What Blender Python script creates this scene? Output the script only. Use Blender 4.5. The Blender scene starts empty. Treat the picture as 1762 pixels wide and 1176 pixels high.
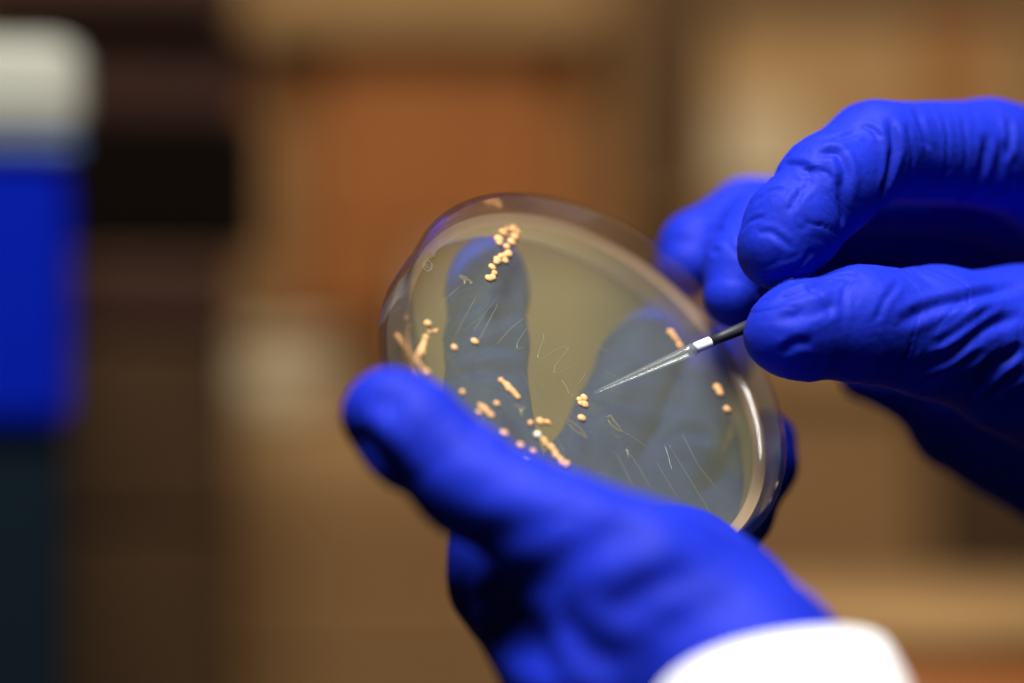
import bpy, bmesh, math, random
import numpy as np
from mathutils import Vector, Matrix
from mathutils.bvhtree import BVHTree

random.seed(7)
RNG = np.random.default_rng(7)
S = bpy.context.scene
COL = S.collection

# ------------------------------------------------------------------ camera, world, lamps, exposure
HZ = 1.25                       # height of the lens above the floor
Y0 = 0.575                      # metres from lens to the middle of the dish
FOC, SENS = 100.0, 36.0
K = SENS / FOC / 1762.0

cam_d = bpy.data.cameras.new('camera')
cam = bpy.data.objects.new('camera', cam_d)
COL.objects.link(cam)
cam.location = (0, 0, HZ)
cam.rotation_euler = (math.radians(90), 0, 0)
cam_d.lens = FOC
cam_d.sensor_width = SENS
cam_d.clip_start = 0.02
cam_d.clip_end = 50
cam_d.dof.use_dof = True
cam_d.dof.focus_distance = 0.580
cam_d.dof.aperture_fstop = 2.8
S.camera = cam

world = bpy.data.worlds.new('World')
S.world = world
world.use_nodes = True
wn = world.node_tree.nodes
wn['Background'].inputs[0].default_value = (1.0, 0.86, 0.70, 1)
wn['Background'].inputs[1].default_value = 0.018


def area(name, loc, target, size, power, color, sy=None):
    d = bpy.data.lights.new(name, 'AREA')
    d.shape = 'RECTANGLE'
    d.size = size
    d.size_y = sy or size
    d.energy = power
    d.color = color
    o = bpy.data.objects.new(name, d)
    COL.objects.link(o)
    o.location = loc
    o.rotation_euler = (Vector(target) - Vector(loc)).to_track_quat('-Z', 'Y').to_euler()
    return o


area('ceiling_lamp', (-0.02, 0.27, HZ + 0.88), (0.03, 0.60, HZ), 0.28, 28.0, (1.0, 0.97, 0.93), 0.5)
area('background_fill', (-0.05, 0.95, HZ + 0.75), (0.05, 1.5, HZ - 0.1), 0.5, 1.6, (1.0, 0.86, 0.68)).data.spread = math.radians(100)  # added fill that brightens the background only, spread kept off the hands

S.view_settings.view_transform = 'Standard'
S.view_settings.look = 'None'
S.view_settings.exposure = 0.0
S.view_settings.gamma = 1.0
S.view_settings.use_curve_mapping = False
S.render.engine = 'CYCLES'
S.cycles.use_denoising = True
S.cycles.max_bounces = 16
S.cycles.transparent_max_bounces = 24
S.cycles.transmission_bounces = 12
S.cycles.caustics_refractive = True
S.cycles.caustics_reflective = False
S.cycles.sample_clamp_indirect = 4.0
S.cycles.blur_glossy = 0.5


# ------------------------------------------------------------------ helpers
def P(px, py, d=0.0):
    """point seen at photograph pixel px,py, d millimetres beyond the dish centre"""
    Y = Y0 + d / 1000.0
    return np.array([(px - 881) * K * Y, Y, HZ - (py - 588) * K * Y])


def PY(px, py, Y):
    return np.array([(px - 881) * K * Y, Y, HZ - (py - 588) * K * Y])


def link(name, me, parent=None, mat=None):
    o = bpy.data.objects.new(name, me)
    COL.objects.link(o)
    if mat is not None:
        me.materials.append(mat)
    if parent is not None:
        o.parent = parent
        o.matrix_parent_inverse = parent_world(parent).inverted()
    return o


def parent_world(p):
    m = Matrix.LocRotScale(p.location, p.rotation_euler, p.scale)
    if p.parent is not None:
        m = parent_world(p.parent) @ p.matrix_parent_inverse @ m
    return m


def mesh_np(name, v, f, smooth=True):
    me = bpy.data.meshes.new(name)
    me.from_pydata([tuple(x) for x in v], [], [tuple(int(i) for i in q) for q in f])
    me.update()
    if smooth:
        me.polygons.foreach_set('use_smooth', [True] * len(me.polygons))
    return me


def empty(name, loc, label, cat, group=None):
    o = bpy.data.objects.new(name, None)
    COL.objects.link(o)
    o.location = loc
    o.empty_display_size = 0.01
    tag(o, label, cat, group)
    return o


def tag(o, label, cat, group=None):
    o['label'] = label
    o['category'] = cat
    if group:
        o['group'] = group


def new_mat(name):
    m = bpy.data.materials.new(name)
    m.use_nodes = True
    nt = m.node_tree
    nt.nodes.clear()
    out = nt.nodes.new('ShaderNodeOutputMaterial')
    return m, nt, out


def principled(name, col, rough=0.5, spec=0.5, noise=None, bump=None, metallic=0.0, scale3=(1, 1, 1)):
    """col: rgb; noise=(scale, rgb2, detail); bump=(scale, strength, distance)"""
    m, nt, out = new_mat(name)
    b = nt.nodes.new('ShaderNodeBsdfPrincipled')
    nt.links.new(b.outputs[0], out.inputs[0])
    b.inputs['Base Color'].default_value = (*col, 1)
    b.inputs['Roughness'].default_value = rough
    b.inputs['Specular IOR Level'].default_value = spec
    b.inputs['Metallic'].default_value = metallic
    tc = nt.nodes.new('ShaderNodeTexCoord')
    mp = nt.nodes.new('ShaderNodeMapping')
    mp.inputs['Scale'].default_value = scale3
    nt.links.new(tc.outputs['Object'], mp.inputs[0])
    if noise:
        n = nt.nodes.new('ShaderNodeTexNoise')
        n.inputs['Scale'].default_value = noise[0]
        n.inputs['Detail'].default_value = noise[2]
        nt.links.new(mp.outputs[0], n.inputs['Vector'])
        r = nt.nodes.new('ShaderNodeMapRange')
        r.inputs[1].default_value = 0.35
        r.inputs[2].default_value = 0.65
        nt.links.new(n.outputs[0], r.inputs[0])
        mx = nt.nodes.new('ShaderNodeMix')
        mx.data_type = 'RGBA'
        mx.inputs[6].default_value = (*col, 1)
        mx.inputs[7].default_value = (*noise[1], 1)
        nt.links.new(r.outputs[0], mx.inputs[0])
        nt.links.new(mx.outputs[2], b.inputs['Base Color'])
    if bump:
        n = nt.nodes.new('ShaderNodeTexNoise')
        n.inputs['Scale'].default_value = bump[0]
        n.inputs['Detail'].default_value = 4
        nt.links.new(mp.outputs[0], n.inputs['Vector'])
        bp = nt.nodes.new('ShaderNodeBump')
        bp.inputs['Strength'].default_value = bump[1]
        bp.inputs['Distance'].default_value = bump[2]
        nt.links.new(n.outputs[0], bp.inputs['Height'])
        nt.links.new(bp.outputs[0], b.inputs['Normal'])
    return m


def clear_mat(name, tint, veil=0.0, veil_col=(1, 1, 1), ior=1.5, rough=0.02, bump=None, back=0.5):
    """clear sheet: see-through, faintly cloudy, with a glossy skin"""
    m, nt, out = new_mat(name)
    tr = nt.nodes.new('ShaderNodeBsdfTransparent')
    tr.inputs[0].default_value = (*tint, 1)
    last = tr.outputs[0]
    if veil > 0:
        df = nt.nodes.new('ShaderNodeBsdfDiffuse')
        df.inputs[0].default_value = (*veil_col, 1)
        tl = nt.nodes.new('ShaderNodeBsdfTranslucent')
        tl.inputs[0].default_value = (*veil_col, 1)
        ms = nt.nodes.new('ShaderNodeMixShader')
        ms.inputs[0].default_value = back
        nt.links.new(df.outputs[0], ms.inputs[1])
        nt.links.new(tl.outputs[0], ms.inputs[2])
        m2 = nt.nodes.new('ShaderNodeMixShader')
        m2.inputs[0].default_value = veil
        nt.links.new(last, m2.inputs[1])
        nt.links.new(ms.outputs[0], m2.inputs[2])
        last = m2.outputs[0]
    gl = nt.nodes.new('ShaderNodeBsdfGlossy')
    gl.inputs['Roughness'].default_value = rough
    fr = nt.nodes.new('ShaderNodeLayerWeight')
    fr.inputs['Blend'].default_value = 0.5
    f0 = ((ior - 1) / (ior + 1)) ** 2
    pw = nt.nodes.new('ShaderNodeMath')
    pw.operation = 'POWER'
    pw.inputs[1].default_value = 5.0
    nt.links.new(fr.outputs['Facing'], pw.inputs[0])
    sch = nt.nodes.new('ShaderNodeMath')
    sch.operation = 'MULTIPLY_ADD'
    sch.inputs[1].default_value = 1 - f0
    sch.inputs[2].default_value = f0
    nt.links.new(pw.outputs[0], sch.inputs[0])
    m3 = nt.nodes.new('ShaderNodeMixShader')
    nt.links.new(sch.outputs[0], m3.inputs[0])
    nt.links.new(last, m3.inputs[1])
    nt.links.new(gl.outputs[0], m3.inputs[2])
    nt.links.new(m3.outputs[0], out.inputs[0])
    if bump:
        tc = nt.nodes.new('ShaderNodeTexCoord')
        n = nt.nodes.new('ShaderNodeTexNoise')
        n.inputs['Scale'].default_value = bump[0]
        nt.links.new(tc.outputs['Object'], n.inputs['Vector'])
        bp = nt.nodes.new('ShaderNodeBump')
        bp.inputs['Strength'].default_value = bump[1]
        bp.inputs['Distance'].default_value = bump[2]
        nt.links.new(n.outputs[0], bp.inputs['Height'])
        nt.links.new(bp.outputs[0], gl.inputs['Normal'])
        nt.links.new(bp.outputs[0], fr.inputs['Normal'])
    return m


def glass_mat(name, col=(1, 1, 1), ior=1.5, rough=0.0, clear=0.0):
    m, nt, out = new_mat(name)
    g = nt.nodes.new('ShaderNodeBsdfGlass')
    g.inputs['Color'].default_value = (*col, 1)
    g.inputs['IOR'].default_value = ior
    g.inputs['Roughness'].default_value = rough
    last = g.outputs[0]
    if clear > 0:
        t = nt.nodes.new('ShaderNodeBsdfTransparent')
        mx = nt.nodes.new('ShaderNodeMixShader')
        mx.inputs[0].default_value = clear
        nt.links.new(last, mx.inputs[1])
        nt.links.new(t.outputs[0], mx.inputs[2])
        last = mx.outputs[0]
    nt.links.new(last, out.inputs[0])
    return m


def lathe(profile, seg=192, closed=True):
    """profile (r,z) list in metres -> verts, faces round local z"""
    v, f = [], []
    n = len(profile)
    a = np.linspace(0, 2 * np.pi, seg, endpoint=False)
    for t in a:
        for r, z in profile:
            v.append((r * math.cos(t), r * math.sin(t), z))
    m = n if closed else n - 1
    for i in range(seg):
        j = (i + 1) % seg
        for k in range(m):
            k2 = (k + 1) % n
            f.append((i * n + k, j * n + k, j * n + k2, i * n + k2))
    return v, f


def weld(me, dist=1e-6):
    bm = bmesh.new()
    bm.from_mesh(me)
    bmesh.ops.remove_doubles(bm, verts=bm.verts, dist=dist)
    bmesh.ops.dissolve_degenerate(bm, dist=1e-9, edges=bm.edges)
    bmesh.ops.recalc_face_normals(bm, faces=bm.faces)
    bm.to_mesh(me)
    bm.free()


def tube_mesh(name, pts, radii, seg=10, cap=True, smooth=True):
    pts = np.array(pts, float)
    n = len(pts)
    v, f = [], []
    up = np.array([0.13, 0.31, 0.94])
    for i in range(n):
        t = pts[min(i + 1, n - 1)] - pts[max(i - 1, 0)]
        t /= np.linalg.norm(t) + 1e-12
        a = np.cross(t, up)
        a /= np.linalg.norm(a) + 1e-12
        b = np.cross(t, a)
        for k in range(seg):
            q = 2 * math.pi * k / seg
            v.append(pts[i] + radii[i] * (math.cos(q) * a + math.sin(q) * b))
    for i in range(n - 1):
        for k in range(seg):
            k2 = (k + 1) % seg
            f.append((i * seg + k, i * seg + k2, (i + 1) * seg + k2, (i + 1) * seg + k))
    if cap:
        f.append(tuple(range(seg))[::-1])
        f.append(tuple((n - 1) * seg + k for k in range(seg)))
    return mesh_np(name, v, f, smooth)


def box_mesh(name, size, bevel=0.002, seg=2):
    bm = bmesh.new()
    bmesh.ops.create_cube(bm, size=1.0)
    bmesh.ops.scale(bm, vec=size, verts=bm.verts)
    if bevel > 0:
        bmesh.ops.bevel(bm, geom=list(bm.edges), offset=bevel, segments=seg, affect='EDGES', profile=0.5)
    me = bpy.data.meshes.new(name)
    bm.to_mesh(me)
    bm.free()
    me.polygons.foreach_set('use_smooth', [False] * len(me.polygons))
    return me


# ------------------------------------------------------------------ background
M_wall = principled('ochre_wall', (0.17, 0.090, 0.034), 0.9, 0.1, noise=(5, (0.125, 0.064, 0.024), 3))
M_tan = principled('tan_board', (0.25, 0.145, 0.058), 0.9, 0.1, noise=(14, (0.20, 0.11, 0.042), 3), scale3=(1, 1, 6))
M_orange = principled('orange_wood', (0.20, 0.066, 0.012), 0.7, 0.15, noise=(9, (0.165, 0.052, 0.010), 4), scale3=(6, 1, 1))
M_brown = principled('brown_wood', (0.042, 0.023, 0.011), 0.9, 0.05, noise=(9, (0.032, 0.017, 0.008), 4), scale3=(6, 1, 1))
M_dark = principled('black_case', (0.004, 0.0025, 0.002), 0.9, 0.0)
M_redbrown = principled('red_brown_wood', (0.026, 0.010, 0.005), 0.8, 0.1, noise=(11, (0.025, 0.010, 0.006), 3))
M_mid = principled('amber_wood', (0.185, 0.080, 0.024), 0.85, 0.1, noise=(7, (0.15, 0.062, 0.018), 3), scale3=(1, 1, 5))
M_post = principled('umber_wood', (0.085, 0.046, 0.021), 0.9, 0.05, noise=(9, (0.06, 0.033, 0.015), 4))
M_pale = principled('pale_card', (0.33, 0.25, 0.145), 0.9, 0.1)
M_bluebin = principled('blue_plastic', (0.001, 0.008, 0.26), 0.8, 0.02)
M_greywhite = principled('grey_white_plastic', (0.30, 0.30, 0.25), 0.7, 0.1)
M_navy = principled('navy_plastic', (0.003, 0.008, 0.013), 0.8, 0.05)


def slab(name, x0, y0, x1, y1, Y, thick, mat, parent=None, bevel=0.003):
    """upright board whose front shows between two pixels at distance Y"""
    a, b = PY(x0, y0, Y), PY(x1, y1, Y)
    w, h = abs(b[0] - a[0]), abs(b[2] - a[2])
    me = box_mesh(name, (w, thick, h), bevel)
    o = bpy.data.objects.new(name, me)
    COL.objects.link(o)
    me.materials.append(mat)
    o.location = ((a[0] + b[0]) / 2, Y + thick / 2, (a[2] + b[2]) / 2)
    if parent is not None:
        o.parent = parent
        o.matrix_parent_inverse = parent_world(parent).inverted()
    return o


def base_of(x0, x1, y1, Y, thick):
    p = PY((x0 + x1) / 2, y1, Y)
    return (p[0], Y + thick / 2, p[2])


wall = slab('wall', -900, -700, 2700, 1900, 1.62, 0.05, M_wall, bevel=0)
wall['kind'] = 'structure'

# orange wooden cupboard in the middle
t = empty('wooden_cupboard', base_of(430, 1050, 730, 1.35, 0.12), 'orange brown wooden cupboard with pale top edge behind the dish', 'cupboard')
slab('door', 540, 110, 960, 425, 1.35, 0.02, M_orange, t)
slab('lower_panel', 716, 432, 1062, 722, 1.35, 0.02, principled('greige_board', (0.255, 0.150, 0.082), 0.9, 0.1, noise=(8, (0.21, 0.12, 0.062), 3)), t)
slab('drawer_front', 520, 432, 708, 560, 1.35, 0.02, M_orange, t)
slab('carcass', 430, 56, 1060, 730, 1.3715, 0.10, M_mid, t)
slab('top_edge', 425, -45, 1030, 50, 1.33, 0.13, M_tan, t)
slab('side_board', 425, 230, 500, 590, 1.345, 0.02, M_wall, t)
slab('door_knob', 955, 250, 972, 268, 1.338, 0.011, M_brown, t, 0.0012)

# dark upright post
t = empty('wooden_post', base_of(1075, 1200, 1300, 1.42, 0.05), 'dark brown upright wooden post beside the tan carton', 'post')
slab('shaft', 1085, -120, 1190, 360, 1.42, 0.05, M_post, t)
slab('foot', 1060, 362, 1215, 395, 1.415, 0.06, M_wall, t)

# tan carton on the right
t = empty('cardboard_carton', base_of(1225, 1900, 620, 1.30, 0.2), 'tan cardboard carton with pale label above the right hand', 'carton')
slab('body', 1228, 14, 1785, 640, 1.30, 0.2, M_tan, t)
slab('lid', 1222, -60, 1800, 10, 1.292, 0.21, M_post, t)
slab('paper_label', 1240, 185, 1390, 330, 1.2965, 0.0015, M_pale, t, 0)
slab('tape', 1580, 16, 1700, 636, 1.2972, 0.0010, M_mid, t, 0)

# cabinet under the carton
t = empty('side_cabinet', base_of(1215, 1900, 1300, 1.29, 0.2), 'brown wooden side cabinet under the tan carton', 'cabinet')
slab('carcass', 1210, 660, 1900, 1300, 1.312, 0.18, M_brown, t)
slab('door', 1216, 668, 1600, 1290, 1.29, 0.02, M_wall, t)
slab('door', 1606, 668, 1895, 1290, 1.29, 0.02, M_brown, t)
slab('top_board', 1200, 642, 1910, 658, 1.28, 0.21, M_tan, t)

# dark instrument on the left
t = empty('black_instrument', base_of(135, 400, 440, 1.00, 0.16), 'black instrument case with red brown top panel next to blue bin', 'instrument')
slab('case', 85, 205, 445, 432, 1.00, 0.16, M_dark, t)
slab('upper_panel', 85, 42, 430, 202, 1.015, 0.12, M_redbrown, t)
slab('top_rail', -60, -60, 410, 22, 1.00, 0.14, M_redbrown, t)

t.rotation_euler[2] = math.radians(10); t.location.x -= .012

# brown drawers under it
t = empty('drawer_unit', base_of(130, 350, 1300, 0.985, 0.15), 'dark brown wooden drawer unit below the black instrument', 'drawers')
slab('carcass', 80, 436, 410, 1300, 1.0, 0.15, M_brown, t)
slab('drawer_front', 90, 450, 396, 575, 0.985, 0.014, M_redbrown, t)
slab('drawer_front', 90, 590, 396, 900, 0.985, 0.014, M_brown, t)
slab('drawer_front', 90, 915, 396, 1290, 0.985, 0.014, M_brown, t)

t.rotation_euler[2] = math.radians(10); t.location.x -= .012

# pale tub and the carton that carries it
t = empty('tan_crate', base_of(380, 1180, 1350, 1.2, 0.2), 'tan wooden crate of wide boards left of the gloved thumb', 'crate')
for k, (a, b) in enumerate(((724, 838), (842, 990), (994, 1160), (1164, 1340))):
    slab('board', 372, a, 1190, b, 1.2, 0.016, M_tan if k == 0 else M_wall, t)
slab('corner_post', 372, 728, 420, 1340, 1.217, 0.02, M_brown, t)
slab('corner_post', 1140, 728, 1190, 1340, 1.217, 0.02, M_brown, t)
slab('back', 372, 728, 1190, 1340, 1.37, 0.016, M_brown, t)

p = PY(465, 722, 1.23)
t = empty('pale_tub', tuple(p), 'pale cream round tub standing on the tan crate', 'tub')
rr = 112 * K * 1.23
h = 145 * K * 1.23
v, f = lathe([(0, 0), (rr * .86, 0), (rr * .93, h * .1), (rr, h * .74), (rr * .94, h * .74), (rr * .85, h * .12), (0, h * .1)], 48, False)
me = mesh_np('bowl', v, f); weld(me)
o = link('bowl', me, None, M_pale); o.location = p + np.array([0, 0.02, 0]); o.parent = t; o.matrix_parent_inverse = parent_world(t).inverted()
v, f = lathe([(0, h), (rr * 1.0, h), (rr * 1.05, h * .97), (rr * 1.05, h * .75), (rr * 1.01, h * .75), (rr * .99, h * .93), (0, h * .94)], 48, False)
me = mesh_np('lid', v, f); weld(me)
o = link('lid', me, None, M_pale); o.location = p + np.array([0, 0.02, 0]); o.parent = t; o.matrix_parent_inverse = parent_world(t).inverted()

# stool, bottom right
p = PY(1650, 988, 0.93)
t = empty('wooden_stool', (p[0], 0.98, p[2] - 0.20), 'orange brown wooden stool seat at the lower right', 'stool')
rs = 0.085
v, f = lathe([(0, 0), (rs - .003, 0), (rs, .003), (rs, .009), (rs - .003, .012), (0, .012)], 72, False)
me = mesh_np('seat', v, f); weld(me)
o = link('seat', me, None, M_tan); o.location = (p[0], 0.98, p[2] - .024); o.parent = t; o.matrix_parent_inverse = parent_world(t).inverted()
v, f = lathe([(rs - .022, -.030), (rs - .004, -.030), (rs - .004, -.002), (rs - .022, -.002)], 72)
v, f = lathe([(rs - .02, -.16), (rs - .002, -.16), (rs - .002, -.001), (rs - .02, -.001)], 72)
me = mesh_np('apron', v, f); weld(me)
o = link('apron', me, None, M_orange); o.location = (p[0], 0.98, p[2] - .024); o.parent = t; o.matrix_parent_inverse = parent_world(t).inverted()
for k in range(4):
    q = math.pi / 4 + k * math.pi / 2
    b = np.array([p[0] + (rs - .035) * math.cos(q), 0.98 + (rs - .035) * math.sin(q), p[2] - .026])
    me = tube_mesh('leg', [b, b + np.array([.012 * math.cos(q), .012 * math.sin(q), -.174])], [.011, .009], 14)
    link('leg', me, t, M_brown)

# blue bin on its dark stand at the left edge
t = empty('blue_bin', base_of(-260, 112, 760, 0.84, 0.12), 'blue plastic bin with grey white lid cut by the left edge', 'bin')
slab('body', -300, 262, 112, 742, 0.84, 0.12, M_bluebin, t, 0.006)
slab('lid', -310, 62, 128, 240, 0.835, 0.13, M_greywhite, t, 0.008)
slab('lid_rim', -305, 236, 120, 266, 0.837, 0.125, principled('pale_blue_plastic', (0.06, 0.10, 0.24), 0.7, 0.1), t, 0.002)
t.rotation_euler[2] = math.radians(11); t.location.x -= .010
t = empty('dark_stand', base_of(-260, 112, 1400, 0.845, 0.11), 'dark navy stand under the blue bin', 'stand')
slab('panel', -290, 748, 108, 1400, 0.845, 0.11, M_navy, t, 0.004)
slab('top_plate', -296, 742.5, 112, 747.5, 0.842, 0.115, M_navy, t, 0.0004)

t.rotation_euler[2] = math.radians(11); t.location.x -= .010

# ------------------------------------------------------------------ petri dish
TH, PH = math.radians(50.1), math.radians(40.8)
C = P(1036, 631, 0)
nrm = np.array([math.sin(TH) * math.sin(PH), -math.cos(TH), math.sin(TH) * math.cos(PH)])
mdir = np.array([math.cos(TH) * math.sin(PH), math.sin(TH), math.cos(TH) * math.cos(PH)])
adir = np.cross(mdir, nrm)
LENS = np.array([0, 0, HZ])
RIM, DEEP, AGAR = 0.045, 0.0140, -0.0068          # radius, height, agar level below rim


def on_plane(px, py, off):
    """where the sight line through a pixel meets the plane off metres above the rim plane"""
    r = P(px, py, 0) - LENS
    s = np.dot(C + nrm * off - LENS, nrm) / np.dot(r, nrm)
    return LENS + r * s


MD = Matrix(((adir[0], mdir[0], nrm[0], C[0]), (adir[1], mdir[1], nrm[1], C[1]), (adir[2], mdir[2], nrm[2], C[2]), (0, 0, 0, 1)))
MDI = MD.inverted()


def loc(p):
    return np.array(MDI @ Vector(p))


M_ps = glass_mat('clear_polystyrene', (0.985, 0.99, 0.985), 1.47, 0.0, 0.66)
M_floor = clear_mat('clear_polystyrene_floor', (0.97, 0.975, 0.97), ior=1.35, rough=0.03)
M_agar = clear_mat('agar_jelly', (0.85, 0.925, 0.63), veil=0.07, veil_col=(0.84, 0.81, 0.76), ior=1.25, rough=0.08, back=0.4)
M_agar_reflect = clear_mat('agar_edge_reflection', (0.90, 0.92, 0.80), veil=0.42, veil_col=(0.92, 0.68, 0.43), ior=1.33, rough=0.1, back=0.6)  # tan reflection along the agar edge, put into the veil colour

dish = empty('petri_dish', tuple(C - nrm * DEEP), 'clear round petri dish of pale agar held tilted between thumb and fingers', 'petri dish')
dish.rotation_euler = MD.to_euler()
DM = parent_world(dish)


def dish_part(name, v, f, mat, parent=dish, smooth=True, do_weld=False):
    """verts given in the dish frame (z=0 on the rim)"""
    me = mesh_np(name, v, f, smooth)
    if do_weld:
        weld(me)
    o = bpy.data.objects.new(name, me)
    COL.objects.link(o)
    me.materials.append(mat)
    o.matrix_world = MD
    o.parent = parent
    o.matrix_parent_inverse = Matrix.Identity(4)
    m = parent_world(parent).inverted() @ MD
    o.matrix_basis = m
    return o


R = RIM
v, f = lathe([(R - .00135, -.0004), (R - .0010, -.0001), (R - .0003, -.0001), (R, -.0004), (R - .0001, -.0009),
              (R - .00025, -.0040), (R - .0009, -.0134), (R - .0013, -.0139), (R - .0019, -.0140), (R - .0022, -.0137), (R - .0022, -.0125), (R - .0019, -.0105)], 256)
wl = dish_part('wall', v, f, M_ps)
bm = bmesh.new(); bm.from_mesh(wl.data)
for e in bm.edges:
    if len(e.link_faces) == 2 and e.calc_face_angle(0) > 0.35:
        e.smooth = False
bm.to_mesh(wl.data); bm.free()
v, f = lathe([(0, -.0137), (R - .00225, -.0137), (R - .00225, -.0128), (0, -.0128)], 160, False)
dish_part('bottom', v, f, M_floor, do_weld=True, smooth=False)
# agar with a meniscus climbing the wall
ra = R - .00235
prof = [(0, AGAR), (.02, AGAR), (ra - .006, AGAR), (ra - .0035, AGAR + .0001), (ra - .0018, AGAR + .0004), (ra - .0007, AGAR + .0010), (ra + .0002, AGAR + .0019)]
v, f = lathe(prof + [(ra, AGAR + .001), (ra - .0002, -.0126), (0, -.0126)], 192, False)
agar = dish_part('agar', v, f, M_agar, do_weld=True)
agar.data.materials.append(M_agar_reflect)
for p_ in agar.data.polygons:
    rad = math.hypot(p_.center.x, p_.center.y)
    if rad > ra - .0024:
        p_.material_index = 1
bm = bmesh.new(); bm.from_mesh(agar.data)
for e in bm.edges:
    if len(e.link_faces) == 2 and e.calc_face_angle(0) > 0.9:
        e.smooth = False
bm.to_mesh(agar.data); bm.free()
APM = parent_world(agar)

# colonies, plus orange wall reflections built as beads at the far right
M_col = principled('peach_colony', (0.74, 0.37, 0.13), 0.38, 0.4, noise=(900, (0.80, 0.47, 0.20), 2), bump=(1500, 0.3, 0.0004))
M_colw = principled('whitish_colony', (0.72, 0.62, 0.50), 0.3, 0.5, noise=(900, (0.80, 0.70, 0.55), 2))
M_film = clear_mat('dried_film', (0.86, 0.84, 0.74), veil=0.22, veil_col=(0.85, 0.76, 0.60), ior=1.4, rough=0.15)
M_streak = clear_mat('streak_groove', (0.88, 0.89, 0.84), veil=0.15, veil_col=(0.80, 0.82, 0.74), ior=1.45, rough=0.2)


def blob(sub=2, squash=0.62, jit=0.09):
    bm = bmesh.new()
    bmesh.ops.create_icosphere(bm, subdivisions=sub, radius=1.0)
    for q in bm.verts:
        s = 1 + jit * (random.random() - .5) * 2
        q.co *= s
        q.co.z *= squash
    bmesh.ops.smooth_vert(bm, verts=bm.verts, factor=0.4, use_axis_x=True, use_axis_y=True, use_axis_z=True)
    me = bpy.data.meshes.new('colony_or_reflection')
    bm.to_mesh(me)
    bm.free()
    me.polygons.foreach_set('use_smooth', [True] * len(me.polygons))
    return me


BLOBS = [blob() for _ in range(5)]
for b in BLOBS:
    b.materials.append(M_col)
BLOBW = blob()
BLOBW.materials.append(M_colw)


def colony_or_reflection(px, py, rpx, stretch=1.0, ang=0.0, white=False):
    q = loc(on_plane(px, py, AGAR + .0004))
    rm = rpx * 1.12 * K * Y0
    o = bpy.data.objects.new('colony_or_reflection', BLOBW if white else random.choice(BLOBS))
    COL.objects.link(o)
    o.parent = agar
    o.location = (q[0], q[1], AGAR + rm * .20)
    o.rotation_euler = (0, 0, ang if stretch != 1 else random.random() * 6.28)
    g_ = random.uniform(.85, 1.2)
    o.scale = (rm * stretch * g_, rm * g_ * random.uniform(.85, 1.1), rm * .9)
    return o


def rod(x0, y0, x1, y1, r0, n):
    for k in range(n):
        s = k / (n - 1)
        colony_or_reflection(x0 + (x1 - x0) * s + random.uniform(-1, 1), y0 + (y1 - y0) * s + random.uniform(-1, 1), r0 * random.uniform(.85, 1.15))


for c in ((859, 411, 8), (867, 400, 8), (873, 394, 7), (884, 394, 9), (891, 399, 8), (887, 407, 8), (881, 416, 8), (873, 424, 7), (860, 418, 7),
          (857, 447, 7), (863, 441, 7.5), (871, 438, 7), (876, 436, 7), (870, 447, 6), (855, 451, 6),
          (848, 459, 6.5), (852, 469, 6), (849, 476, 6.5), (842, 478, 7), (737, 556, 7), (734, 580, 6.5), (732, 586, 5),
          (818, 587, 6.5), (783, 597, 5.5), (797, 674, 6), (825, 709, 6), (856, 694, 6.5), (914, 727, 6.5), (931, 724, 6.5), (943, 726, 6.5),
          (937, 757, 7), (940, 763, 6), (869, 744, 6), (897, 765, 6), (919, 775, 6), (1006, 684, 7), (998, 687, 6.5), (1001, 693, 6), (1007, 695, 6.5), (1002, 719, 7.5),
          (945, 727, 5), (976, 797, 7), (1240, 676, 8), (1236, 667, 7), (1252, 704, 8)):  # far-right beads stand in for orange reflections on the dish wall
    colony_or_reflection(*c)
colony_or_reflection(926, 748, 8.5, white=True)
colony_or_reflection(908, 786, 6, white=True)
rod(864, 653, 892, 682, 6.2, 7)
rod(829, 697, 846, 714, 5.5, 5)
rod(949, 769, 973, 800, 6.2, 8)
rod(731, 592, 716, 620, 6.0, 7)
rod(686, 578, 714, 618, 6.5, 10)
rod(714, 618, 736, 640, 6.5, 6)
rod(738, 570, 754, 567, 3.0, 5)
rod(1156, 572, 1172, 594, 6.5, 4)  # orange reflection on the dish wall, built as a row of beads


def streak(pts, wpx=1.4, mat=M_streak, h=.00004, name='streak_mark'):
    q = [loc(on_plane(x, y, AGAR)) for x, y in pts]
    out = []
    for i in range(len(q) - 1):
        for s in np.linspace(0, 1, 7)[:-1]:
            out.append(q[i] * (1 - s) + q[i + 1] * s)
    out.append(q[-1])
    out = np.array(out)
    for _ in range(2):
        out[1:-1] = (out[:-2] + out[1:-1] * 2 + out[2:]) / 4
    out += RNG.normal(size=out.shape) * .00003
    out[:, 2] = AGAR + h
    rad = [wpx * K * Y0 * .5 * min(1, .25 + 4 * min(i, len(out) - 1 - i) / len(out)) for i in range(len(out))]
    me = tube_mesh(name, out, rad, 6)
    me.materials.append(mat)
    o = bpy.data.objects.new(name, me)
    COL.objects.link(o)
    o.parent = agar
    return o


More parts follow.
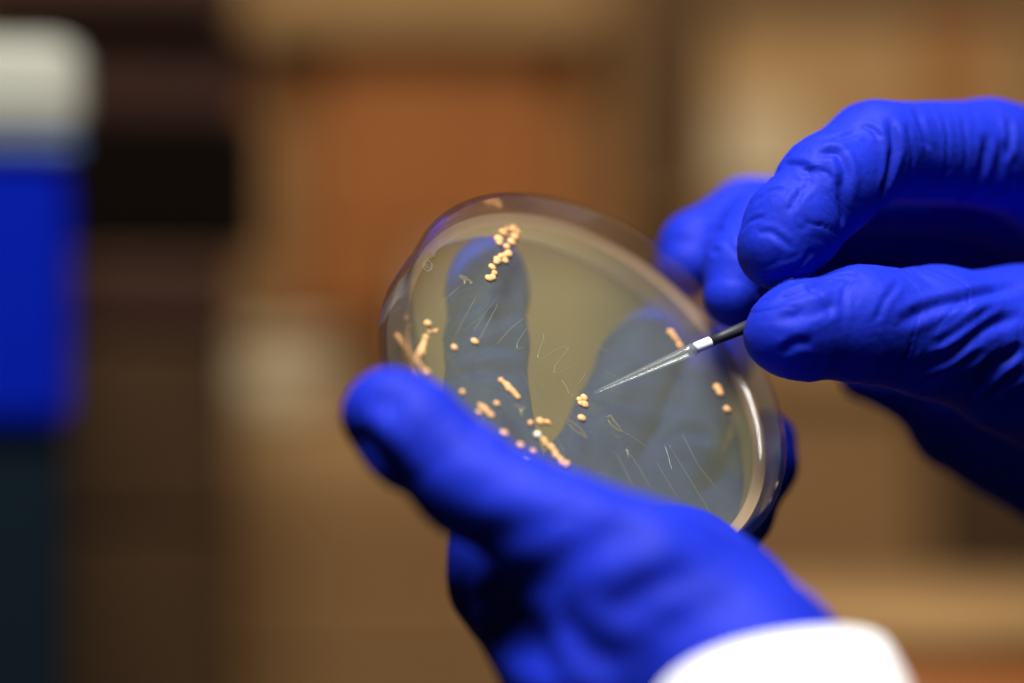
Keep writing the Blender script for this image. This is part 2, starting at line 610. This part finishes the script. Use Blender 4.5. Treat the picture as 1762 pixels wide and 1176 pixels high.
for pts in (((911, 589), (934, 573), (936, 582), (924, 616), (931, 620), (960, 600), (975, 597), (979, 600), (955, 630), (953, 642), (963, 643), (990, 626), (1010, 622)),
            ((795, 490), (770, 512), (754, 530)), ((826, 500), (800, 545), (777, 592)), ((862, 505), (830, 545), (794, 572)), ((858, 520), (838, 560), (812, 606)),
            ((905, 545), (880, 565), (852, 596)), ((908, 562), (890, 590), (889, 602), (905, 598)), ((930, 660), (965, 700), (1001, 728)), ((905, 660), (940, 700), (975, 745)),
            ((895, 640), (930, 690), (943, 704)), ((1050, 777), (1062, 783), (1078, 815), (1092, 844)), ((1078, 773), (1100, 806), (1122, 844)), ((1077, 770), (1082, 790)),
            ((1130, 797), (1150, 830), (1166, 857)), ((1147, 760), (1190, 830), (1234, 903)), ((1143, 762), (1158, 815)), ((1172, 742), (1200, 800), (1240, 850)),
            ((1040, 640), (1066, 652)), ((1045, 670), (1072, 680)), ((1057, 751), (1069, 754)), ((940, 730), (960, 758), (975, 790)), ((983, 678), (994, 692)),
            ((1000, 590), (1035, 600), (1066, 617)), ((1076, 745), (1115, 770)), ((1028, 818), (1038, 812), (1047, 822)), ((760, 600), (790, 640), (815, 668)),
            ((835, 540), (815, 570)), ((1010, 640), (995, 662))):
    streak(pts, random.uniform(1.2, 2.0))
for pts in (((966, 655), (972, 664), (981, 680)), ((1044, 719), (1050, 716), (1058, 728), (1070, 742)), ((1045, 722), (1052, 733), (1064, 742), (1073, 744)),
            ((974, 722), (985, 728), (1001, 742), (1012, 756)), ((974, 726), (988, 742), (1005, 752), (1013, 757)), ((882, 698), (896, 702), (898, 718)), ((905, 702), (896, 706)),
            ((790, 477), (800, 484), (798, 491)), ((800, 481), (812, 486), (808, 490)), ((789, 475), (806, 480))):
    streak(pts, 4.0, M_film, .00008, 'dried_film')

# moulded mark near the left edge: small ring and two letters
M_mark = clear_mat('moulded_mark', (0.84, 0.85, 0.78), veil=0.30, veil_col=(0.88, 0.86, 0.74), ior=1.5, rough=0.1)


def mark(pts, w=2.6):
    q = np.array([loc(on_plane(x + 17, y + 8, AGAR)) for x, y in pts])
    rq = np.hypot(q[:, 0], q[:, 1])
    q[:, :2] *= (np.minimum(rq, ra - .0010) / rq)[:, None]
    q[:, 2] = np.interp(np.hypot(q[:, 0], q[:, 1]), [x[0] for x in prof], [x[1] for x in prof]) + .00015
    me = tube_mesh('moulded_mark', q, [w * K * Y0 * .5] * len(q), 6)
    me.materials.append(M_mark)
    o = bpy.data.objects.new('moulded_mark', me)
    COL.objects.link(o)
    o.parent = agar


mark([(717 + 8 * math.cos(a), 452 + 8.5 * math.sin(a)) for a in np.linspace(0, 6.28, 22)])
mark([(716 + 3 * math.cos(a), 452 + 3 * math.sin(a)) for a in np.linspace(0.5, 5.2, 10)], 1.6)
mark([(722, 440), (727, 434), (724, 430)], 1.8)
mark([(728, 437), (731, 428), (726, 432), (733, 433)], 1.8)

# ------------------------------------------------------------------ inoculating tool
M_tipp = clear_mat('clear_tip_plastic', (0.93, 0.95, 0.94), veil=0.11, veil_col=(0.9, 0.93, 0.9), ior=1.6, rough=0.15)
M_steel = principled('bright_collar', (0.93, 0.93, 0.93), 0.35, 0.5)
M_rod = principled('dark_needle_rod', (0.018, 0.019, 0.026), 0.55, 0.4)
tipp = on_plane(1021, 677, AGAR + .0012)
endp = P(1196, 600, 4.5)
coll = P(1224, 588, 5.5)
rod1 = P(1320, 548, 9.0)
tool = empty('inoculating_needle', tuple(tipp), 'clear tapered inoculating needle with white collar pinched between finger and thumb', 'needle')
px2m = K * Y0
n = 14
pts = [tipp + (endp - tipp) * s for s in np.linspace(0, 1, n)]
rad = [(2.2 + 9.3 * s ** 0.95) * px2m for s in np.linspace(0, 1, n)]
# open tube: outer skin down, inner bore back
me = tube_mesh('tapered_tip', pts, rad, 24)
link('tapered_tip', me, tool, M_tipp)
bore = [r * .55 for r in rad]
me = tube_mesh('bore', [pts[i] for i in range(1, n)], [bore[i] for i in range(1, n)], 20)
link('bore', me, tool, clear_mat('bore_skin', (0.97, 0.98, 0.97), veil=0.05, veil_col=(0.9, 0.93, 0.9), ior=1.4, rough=0.15))
ax = (coll - endp) / np.linalg.norm(coll - endp)
L = np.linalg.norm(coll - endp)
me = tube_mesh('collar', [endp - ax * L * .02, endp + ax * L * .06, endp + ax * L * .92, coll], [.0010, .00120, .00117, .0009], 28)
link('collar', me, tool, M_steel)
me = tube_mesh('handle', [coll - ax * .0001, coll + ax * .003, rod1], [.0010, .00115, .0014], 20)
link('handle', me, tool, M_rod)


# ------------------------------------------------------------------ gloved hands: smooth blends of tapered bones
def seg_d(p, a, b, r0, r1):
    ab = b - a
    t = np.clip(((p - a) @ ab) / (ab @ ab + 1e-9), 0, 1)
    q = p - (a + t[:, None] * ab)
    return np.sqrt((q * q).sum(1)) - (r0 + (r1 - r0) * t), t


def smin(a, b, k):
    h = np.clip(.5 + .5 * (b - a) / k, 0, 1)
    return b + (a - b) * h - k * h * (1 - h)


class Hand:
    """all in millimetres"""
    def __init__(self, palm, fingers, kf=7.0, kc=1.2, kpalm=14.0, clip=False):
        self.clip = clip
        self.palm, self.fingers, self.kf, self.kc, self.kp = palm, fingers, kf, kc, kpalm

    def sdf(self, p):
        D = None
        for (a, ra, b, rb) in self.palm:
            d, _ = seg_d(p, a, b, ra, rb)
            D = d if D is None else smin(D, d, self.kp)
        out = D
        for ch in self.fingers:
            F = None
            for (a, ra), (b, rb) in zip(ch[:-1], ch[1:]):
                d, _ = seg_d(p, a, b, ra, rb)
                F = d if F is None else smin(F, d, 2.5)
            F = smin(F, D, self.kf)
            out = smin(out, F, self.kc)
        if self.clip:                       # the soft glove gives way where it meets the rigid dish
            q = p - mm(C)
            z = q @ nrm
            rr = np.sqrt(np.maximum((q * q).sum(1) - z * z, 0))
            dz = np.maximum(z - 0.25, -(DEEP * 1000 + 0.25) - z)
            dish_d = np.maximum(rr - (RIM * 1000 + 0.25), dz)
            out = -smin(-out, dish_d, 0.8)
        return out

    def axis_u(self, p):
        """distance along the nearest chain, softly blended"""
        W = np.zeros(len(p)); U = np.zeros(len(p)); J = np.full(len(p), 1e3)
        off = 0.0
        for ch in self.fingers:
            u0 = off
            for i, ((a, ra), (b, rb)) in enumerate(zip(ch[:-1], ch[1:])):
                d, t = seg_d(p, a, b, ra, rb)
                L = np.linalg.norm(b - a)
                w = np.exp(-np.clip(d, -3, 60) / 1.2) + 1e-12
                W += w; U += w * (u0 + t * L)
                if i > 0:
                    J = np.minimum(J, np.linalg.norm(p - a, axis=1) - ra)
                u0 += L
            off += 137.0
        return U / W, J

    def bounds(self):
        P_, R_ = [], []
        for (a, ra, b, rb) in self.palm:
            P_ += [a, b]; R_ += [ra, rb]
        for ch in self.fingers:
            for a, ra in ch:
                P_.append(a); R_.append(ra)
        P_ = np.array(P_); R_ = np.array(R_)[:, None]
        return (P_ - R_).min(0) - 6, (P_ + R_).max(0) + 6


def surface_nets(D, o, h):
    nx, ny, nz = D.shape
    s = D < 0
    cnt = np.zeros((nx - 1, ny - 1, nz - 1), np.int8)
    for i in (0, 1):
        for j in (0, 1):
            for k in (0, 1):
                cnt += s[i:nx - 1 + i, j:ny - 1 + j, k:nz - 1 + k]
    act = (cnt > 0) & (cnt < 8)
    idx = -np.ones(act.shape, np.int64)
    cells = np.argwhere(act)
    idx[act] = np.arange(len(cells))
    acc = np.zeros((len(cells), 3)); num = np.zeros(len(cells))
    cor = [(i, j, k) for i in (0, 1) for j in (0, 1) for k in (0, 1)]
    for a in cor:
        for b in cor:
            if sum(abs(x - y) for x, y in zip(a, b)) == 1 and a < b:
                da = D[cells[:, 0] + a[0], cells[:, 1] + a[1], cells[:, 2] + a[2]]
                db = D[cells[:, 0] + b[0], cells[:, 1] + b[1], cells[:, 2] + b[2]]
                m = (da < 0) != (db < 0)
                t = np.where(m, da / (da - db + 1e-20), 0)
                q = np.array(a) + t[:, None] * (np.array(b) - np.array(a))
                acc[m] += q[m]; num[m] += 1
    v = o + (cells + acc / num[:, None]) * h
    F = []
    for ax in range(3):
        sl0 = [slice(None)] * 3; sl1 = [slice(None)] * 3
        sl0[ax] = slice(0, -1); sl1[ax] = slice(1, None)
        A, B = s[tuple(sl0)], s[tuple(sl1)]
        e = np.argwhere(A != B)
        a1, a2 = (ax + 1) % 3, (ax + 2) % 3
        ok = (e[:, a1] > 0) & (e[:, a2] > 0) & (e[:, a1] < D.shape[a1] - 1) & (e[:, a2] < D.shape[a2] - 1)
        e = e[ok]
        inside = A[tuple(e.T)]
        def ci(d1, d2):
            c = e.copy(); c[:, a1] += d1; c[:, a2] += d2
            return idx[tuple(c.T)]
        q = np.stack([ci(-1, -1), ci(0, -1), ci(0, 0), ci(-1, 0)], 1)
        q[~inside] = q[~inside][:, ::-1]
        F.append(q)
    return v, np.concatenate(F)


def subdivide(v, f):
    e = np.concatenate([f[:, [0, 1]], f[:, [1, 2]], f[:, [2, 3]], f[:, [3, 0]]])
    es = np.sort(e, 1)
    u, inv = np.unique(es, axis=0, return_inverse=True)
    inv = inv.reshape(-1)
    nv, nf = len(v), len(f)
    em = (v[u[:, 0]] + v[u[:, 1]]) / 2
    fc = v[f].mean(1)
    V = np.concatenate([v, em, fc])
    E0, E1, E2, E3 = [nv + inv[i * nf:(i + 1) * nf] for i in range(4)]
    c = nv + len(u) + np.arange(nf)
    F = np.concatenate([np.stack([f[:, 0], E0, c, E3], 1), np.stack([f[:, 1], E1, c, E0], 1), np.stack([f[:, 2], E2, c, E1], 1), np.stack([f[:, 3], E3, c, E2], 1)])
    return V, F


def grad(hand, v, e=0.15):
    g = 0
    for d in ((1, -1, -1), (-1, -1, 1), (-1, 1, -1), (1, 1, 1)):
        d = np.array(d, float)
        g = g + hand.sdf(v + d * e)[:, None] * d
    return g / (np.linalg.norm(g, axis=1)[:, None] + 1e-9)


_T = RNG.random((32, 32, 32)) * 2 - 1


def vnoise(p):
    i = np.floor(p).astype(int)
    f = p - i
    f = f * f * f * (f * (f * 6 - 15) + 10)
    r = 0
    for a in (0, 1):
        for b in (0, 1):
            for c in (0, 1):
                w = (f[:, 0] if a else 1 - f[:, 0]) * (f[:, 1] if b else 1 - f[:, 1]) * (f[:, 2] if c else 1 - f[:, 2])
                r = r + w * _T[(i[:, 0] + a) % 32, (i[:, 1] + b) % 32, (i[:, 2] + c) % 32]
    return r


def mm(p):
    return np.asarray(p) * 1000.0


def J(px, py, d, rpx):
    """joint at a pixel, d mm beyond dish centre, radius as seen in pixels"""
    p = P(px, py, d)
    return (mm(p), rpx * K * p[1] * 1000)


def JB(px, py, rmm, gap=0.0):
    """joint of a finger lying against the outside of the dish bottom"""
    return (mm(on_plane(px, py, -(DEEP + (rmm + gap) / 1000.0))), rmm)


def build_hand(hand, strokes, wrinkle, h=1.15):
    lo, hi = hand.bounds()
    nn = np.ceil((hi - lo) / h).astype(int) + 1
    g = np.stack(np.meshgrid(*[lo[i] + np.arange(nn[i]) * h for i in range(3)], indexing='ij'), -1).reshape(-1, 3)
    co = np.stack(np.meshgrid(*[lo[i] + (np.arange(-(-nn[i] // 4)) * 4 + 1.5) * h for i in range(3)], indexing='ij'), -1)
    Dc = hand.sdf(co.reshape(-1, 3)).reshape(co.shape[:3])
    D = Dc.repeat(4, 0).repeat(4, 1).repeat(4, 2)[:nn[0], :nn[1], :nn[2]].reshape(-1).copy()
    fine = np.where(np.abs(D) < 5.0 * h)[0]
    D[fine] = np.concatenate([hand.sdf(c) for c in np.array_split(g[fine], 6)])
    D = D.reshape(nn)
    v, f = surface_nets(D, lo, h)
    v, f = subdivide(v, f)
    for _ in range(2):
        v = v - grad(hand, v) * hand.sdf(v)[:, None] * .9
    N = grad(hand, v, .4)
    # broad folds and fine wrinkles running round the fingers
    u, jd = hand.axis_u(v)
    warp = vnoise(v / 9.0 + 3.1) * 1.2
    near = np.clip(1 - (jd + 1.0) / 10.0, 0.0, 1)
    rid = 1 - np.abs(vnoise(np.stack([u / 4.2 + warp, v[:, 0] / 21 + v[:, 1] / 17, v[:, 2] / 19], 1)))
    rid = rid ** 9
    rid2 = (1 - np.abs(vnoise(np.stack([u / 2.3 + warp * 1.7 + 9, v[:, 0] / 13 - v[:, 1] / 11, v[:, 2] / 12 + 5], 1)))) ** 10
    msk = np.clip(vnoise(v / 13.0 + 11.0) * 1.4 + .35, 0, 1)
    disp = -1.5 * wrinkle * rid * (0.25 + .75 * near) * (.3 + .7 * msk) - wrinkle * .45 * rid2 * (.2 + .8 * near) * msk
    disp += wrinkle * .45 * vnoise(v / 7.5 + 5.0) + wrinkle * .14 * vnoise(v / 2.6 + 8.0) + .03 * vnoise(v / 1.1 + 2.0)
    # drawn creases, laid on the surface
    bv = BVHTree.FromPolygons([tuple(x) for x in v[::1]], [tuple(int(i) for i in q) for q in f])
    for (pts, w, amp) in strokes:
        line = []
        for i in range(len(pts) - 1):
            for s in np.linspace(0, 1, 8)[:-1]:
                line.append((pts[i][0] * (1 - s) + pts[i + 1][0] * s, pts[i][1] * (1 - s) + pts[i + 1][1] * s))
        line.append(pts[-1])
        line = np.array(line)
        for _ in range(3):
            line[1:-1] = (line[:-2] + 2 * line[1:-1] + line[2:]) / 4
        q = []
        for x, y in line:
            d = P(x, y, 0) - LENS
            d /= np.linalg.norm(d)
            hit = bv.ray_cast(Vector(mm(LENS)), Vector(d))
            q.append(np.array(hit[0]) if hit[0] is not None else None)
        for i in range(len(q) - 1):
            if q[i] is None or q[i + 1] is None or np.linalg.norm(q[i] - q[i + 1]) > 6:
                continue
        Q = np.array([x for x in q if x is not None])
        if len(Q) < 2:
            continue
        best = np.full(len(v), 1e3); bt = np.zeros(len(v))
        lo_, hi_ = Q.min(0) - 4 * w, Q.max(0) + 4 * w
        sel = np.where(((v > lo_) & (v < hi_)).all(1))[0]
        pv = v[sel]
        bb = np.full(len(sel), 1e3); tt = np.zeros(len(sel))
        for i in range(len(Q) - 1):
            if np.linalg.norm(Q[i] - Q[i + 1]) > 6:
                continue
            dd, t = seg_d(pv, Q[i], Q[i + 1], 0, 0)
            m = dd < bb
            bb[m] = dd[m]; tt[m] = (i + t[m]) / (len(Q) - 1)
        fade = np.clip(np.minimum(tt, 1 - tt) * 5, 0.0, 1)
        disp[sel] += -amp * fade * (np.exp(-(bb / w) ** 2) - .45 * np.exp(-((bb - 2.0 * w) / (1.0 * w)) ** 2))
    v = v + N * disp[:, None]
    return v / 1000.0, f


def glove_mesh(name, v, f, mat):
    me = bpy.data.meshes.new(name)
    me.vertices.add(len(v)); me.vertices.foreach_set('co', v.astype(np.float32).ravel())
    me.loops.add(len(f) * 4); me.loops.foreach_set('vertex_index', f.astype(np.int32).ravel())
    me.polygons.add(len(f)); me.polygons.foreach_set('loop_start', np.arange(0, len(f) * 4, 4, dtype=np.int32))
    me.update(calc_edges=True)
    me.polygons.foreach_set('use_smooth', np.ones(len(f), dtype=bool))
    me.validate()
    me.materials.append(mat)
    return me


M_glove = principled('blue_nitrile', (0.008, 0.023, 0.45), 0.60, 0.10, noise=(60, (0.007, 0.019, 0.37), 3), bump=(700, 0.22, 0.0005))

# the hand that holds the dish
th = [J(672, 716, -44, 84), J(712, 748, -46, 92), J(808, 830, -50, 92), J(975, 925, -56, 106), J(1112, 998, -58, 113)]
ix = [JB(842, 476, 8.3), JB(838, 505, 8.5), JB(838, 600, 8.4), JB(836, 720, 9.2), J(862, 860, -8, 92), J(905, 985, -22, 118)]
md = [JB(1122, 600, 8.6), JB(1100, 630, 9.0), JB(1060, 720, 8.8), JB(1010, 820, 9.5), J(1000, 950, 0, 100)]
rg = [JB(1240, 610, 8.0), JB(1215, 660, 8.4), JB(1170, 770, 8.6), JB(1110, 870, 9.2), J(1090, 960, 4, 98)]
pk = [J(1318, 760, 46, 54), J(1308, 800, 42, 60), J(1262, 880, 34, 66), J(1180, 980, 12, 90)]
wr = J(1300, 1190, -62, 120)
palm = [(*ix[-1], *J(1070, 1165, -52, 188)), (*md[-1], *J(1150, 1100, -40, 130)), (*rg[-1], *J(1190, 1080, -38, 125)), (*pk[-1], *J(1240, 1090, -40, 120)),
        (*J(1112, 998, -58, 113), *J(1266, 1124, -62, 110)), (*J(1120, 1130, -42, 150), *wr), (*wr, *J(1440, 1400, -100, 125))]
L_hand = Hand(palm, [th, ix, md, rg, pk], kf=9.0, kc=1.5, clip=True)
L_strokes = [(((768, 600), (800, 575), (850, 545), (905, 535)), 1.7, .9), (((762, 660), (800, 640), (850, 636), (910, 655)), 1.7, .9), (((780, 545), (830, 515), (900, 500)), 1.5, .6),
             (((765, 520), (775, 560), (768, 590)), 1.4, .6), (((790, 620), (850, 595), (908, 600)), 1.5, .6), (((1000, 720), (1050, 690), (1110, 700)), 1.7, .8), (((1020, 660), (1080, 640), (1140, 650)), 1.6, .7), (((1130, 760), (1180, 740), (1240, 750)), 1.7, .8),
             (((1010, 870), (930, 915), (850, 935), (790, 925)), 3.2, .8), (((1130, 900), (1040, 930), (930, 985), (850, 1010)), 3.0, .9),
             (((1210, 985), (1120, 1010), (1040, 1070)), 2.6, .6), (((1290, 1040), (1210, 1050), (1130, 1100)), 2.6, .5),
             (((700, 700), (660, 690), (630, 705)), 2.6, .45), (((605, 740), (640, 770), (670, 800), (690, 830)), 2.4, 1.0), (((640, 800), (680, 850), (720, 880)), 2.0, -.5),
             (((880, 1040), (910, 1090), (960, 1110)), 2.8, 1.2), (((850, 1080), (900, 1130), (980, 1150)), 2.8, 1.2), (((820, 1010), (840, 1060), (870, 1100)), 2.8, 1.2), (((960, 1060), (1010, 1120), (1080, 1150)), 2.8, 1.0)]
v, f = build_hand(L_hand, L_strokes, 0.42)
root = empty('gloved_hand', tuple(P(1330, 1190, -64)), 'blue gloved hand holding the petri dish, thumb in front, white sleeve', 'hand', 'gloved hands')
me = glove_mesh('glove', v, f, M_glove)
link('glove', me, root)

# white sleeve
M_cloth = principled('white_cotton', (0.86, 0.86, 0.86), 0.85, 0.2, bump=(900, 0.15, 0.0004))
c0 = P(1322, 1188, -76)
axs = np.array([0.22, -0.60, -0.77]); axs /= np.linalg.norm(axs)
e1 = np.cross(axs, [0, 1, 0]); e1 /= np.linalg.norm(e1)
e2 = np.cross(axs, e1)
sv, sf = [], []
NS, NR = 96, 26
for side in (0, 1):
    for i in range(NR):
        s = i / (NR - 1)
        for k in range(NS):
            q = 2 * math.pi * k / NS
            fold = .0012 * math.sin(3 * q + 5 * s + 1) + .0009 * math.sin(5 * q - 9 * s) * min(1, 4 * s)
            r = .0190 + .012 * s + fold - side * .0009 + (0.0006 if s < .12 else 0)
            sv.append(c0 + axs * (.10 * s + (0.0004 if side else 0)) + r * (math.cos(q) * e1 * 1.08 + math.sin(q) * e2 * .95))
for side in (0, 1):
    b0 = side * NR * NS
    for i in range(NR - 1):
        for k in range(NS):
            k2 = (k + 1) % NS
            q = (b0 + i * NS + k, b0 + i * NS + k2, b0 + (i + 1) * NS + k2, b0 + (i + 1) * NS + k)
            sf.append(q if side else q[::-1])
for k in range(NS):
    k2 = (k + 1) % NS
    sf.append((k, k2, NR * NS + k2, NR * NS + k))
me = mesh_np('sleeve', sv, sf)
o = link('sleeve', me, root, M_cloth)
o['label'] = 'white cloth sleeve end over the glove'

# the hand that holds the needle
ti = [J(1342, 578, 0, 62), J(1372, 570, 2, 84), J(1480, 558, 8, 98), J(1610, 572, 16, 112), J(1780, 610, 30, 140)]
ii = [J(1342, 428, 8, 74), J(1365, 390, 10, 82), J(1425, 320, 14, 86), J(1505, 262, 22, 86), J(1700, 266, 40, 92), J(1830, 300, 52, 105)]
mi = [J(1262, 512, 27, 52), J(1274, 462, 31, 62), J(1310, 395, 44, 68), J(1440, 330, 60, 74), J(1640, 320, 66, 82), J(1850, 360, 72, 105)]
ri = [J(1186, 458, 52, 52), J(1198, 426, 56, 60), J(1290, 375, 68, 66), J(1440, 370, 82, 70), J(1640, 390, 86, 78), J(1860, 440, 90, 100)]
pi_ = [J(1400, 455, 94, 66), J(1560, 480, 100, 62), J(1700, 480, 104, 74), J(1860, 520, 104, 92)]
palm = [(*ii[-1], *J(2050, 560, 56, 150)), (*mi[-1], *J(2050, 620, 70, 150)), (*ri[-1], *J(2050, 680, 84, 150)), (*pi_[-1], *J(2030, 760, 92, 140)),
        (*J(1780, 610, 30, 140), *J(2030, 720, 56, 170)), (*J(1640, 740, 74, 66), *J(1900, 800, 70, 160)), (*J(1490, 645, 64, 42), *J(1800, 700, 60, 130)), (*J(2040, 720, 70, 190), *J(2200, 800, 76, 185))]
R_hand = Hand(palm, [ti, ii, mi, ri, pi_], kf=8.0, kc=0.9)
R_strokes = [(((1622, 195), (1632, 240), (1630, 290), (1622, 330)), .6, .25), (((1655, 200), (1664, 250), (1660, 300)), .6, .25), (((1560, 210), (1572, 270), (1560, 330)), .6, .28),
             (((1480, 215), (1500, 222), (1515, 240)), .7, .4), (((1735, 200), (1740, 240), (1730, 280)), .8, .5), (((1690, 340), (1720, 330), (1750, 300)), 1.0, .5),
             (((1550, 480), (1520, 520), (1505, 560)), .7, .25), (((1470, 465), (1450, 510), (1452, 560)), .7, .2), (((1600, 600), (1650, 570), (1720, 520)), .9, .5),
             (((1660, 690), (1700, 650), (1762, 590)), .9, .7), (((1580, 660), (1640, 640), (1690, 600)), .9, .5), (((1700, 690), (1730, 660), (1762, 640)), .9, .6),
             (((1300, 350), (1320, 330), (1350, 322)), .6, .3), (((1275, 400), (1290, 380), (1320, 372)), .6, .25), (((1350, 470), (1375, 460), (1400, 430)), .6, .3),
             (((1210, 400), (1230, 395), (1250, 400)), .7, .3), (((1150, 420), (1170, 412), (1190, 416)), .7, .3), (((1530, 200), (1540, 250), (1530, 300), (1512, 345)), 1.0, .9), (((1575, 185), (1590, 230), (1600, 260)), .9, .4), (((1700, 230), (1695, 280), (1675, 320), (1650, 350)), 1.2, .9),
             (((1725, 240), (1715, 290), (1700, 330)), 1.2, .6), (((1345, 285), (1375, 283), (1400, 300)), .9, .5), (((1400, 268), (1440, 260), (1455, 290), (1455, 350)), 1.1, .8),
             (((1440, 300), (1450, 350), (1452, 390)), 1.0, .7), (((1400, 310), (1370, 340), (1355, 370)), .8, .3), (((1430, 240), (1455, 235), (1480, 225)), .9, .4),
             (((1762, 490), (1680, 510), (1600, 530), (1540, 560)), 1.2, .7), (((1762, 540), (1700, 560), (1640, 610), (1560, 640)), 1.3, .8), (((1762, 600), (1710, 620), (1680, 660)), 1.3, .8),
             (((1440, 480), (1380, 505), (1330, 520)), 1.1, .4), (((1400, 590), (1370, 590), (1340, 612)), 1.0, .5), (((1450, 520), (1400, 540), (1330, 550)), 1.2, .4),
             (((1300, 400), (1330, 400), (1365, 430)), .7, .25), (((1222, 430), (1240, 435)), .8, .3)]
v, f = build_hand(R_hand, R_strokes, 0.32, 0.9)
me = glove_mesh('gloved_hand', v, f, M_glove)
o = link('gloved_hand', me)
tag(o, 'blue gloved hand on the right pinching the needle between index and thumb', 'hand', 'gloved hands')
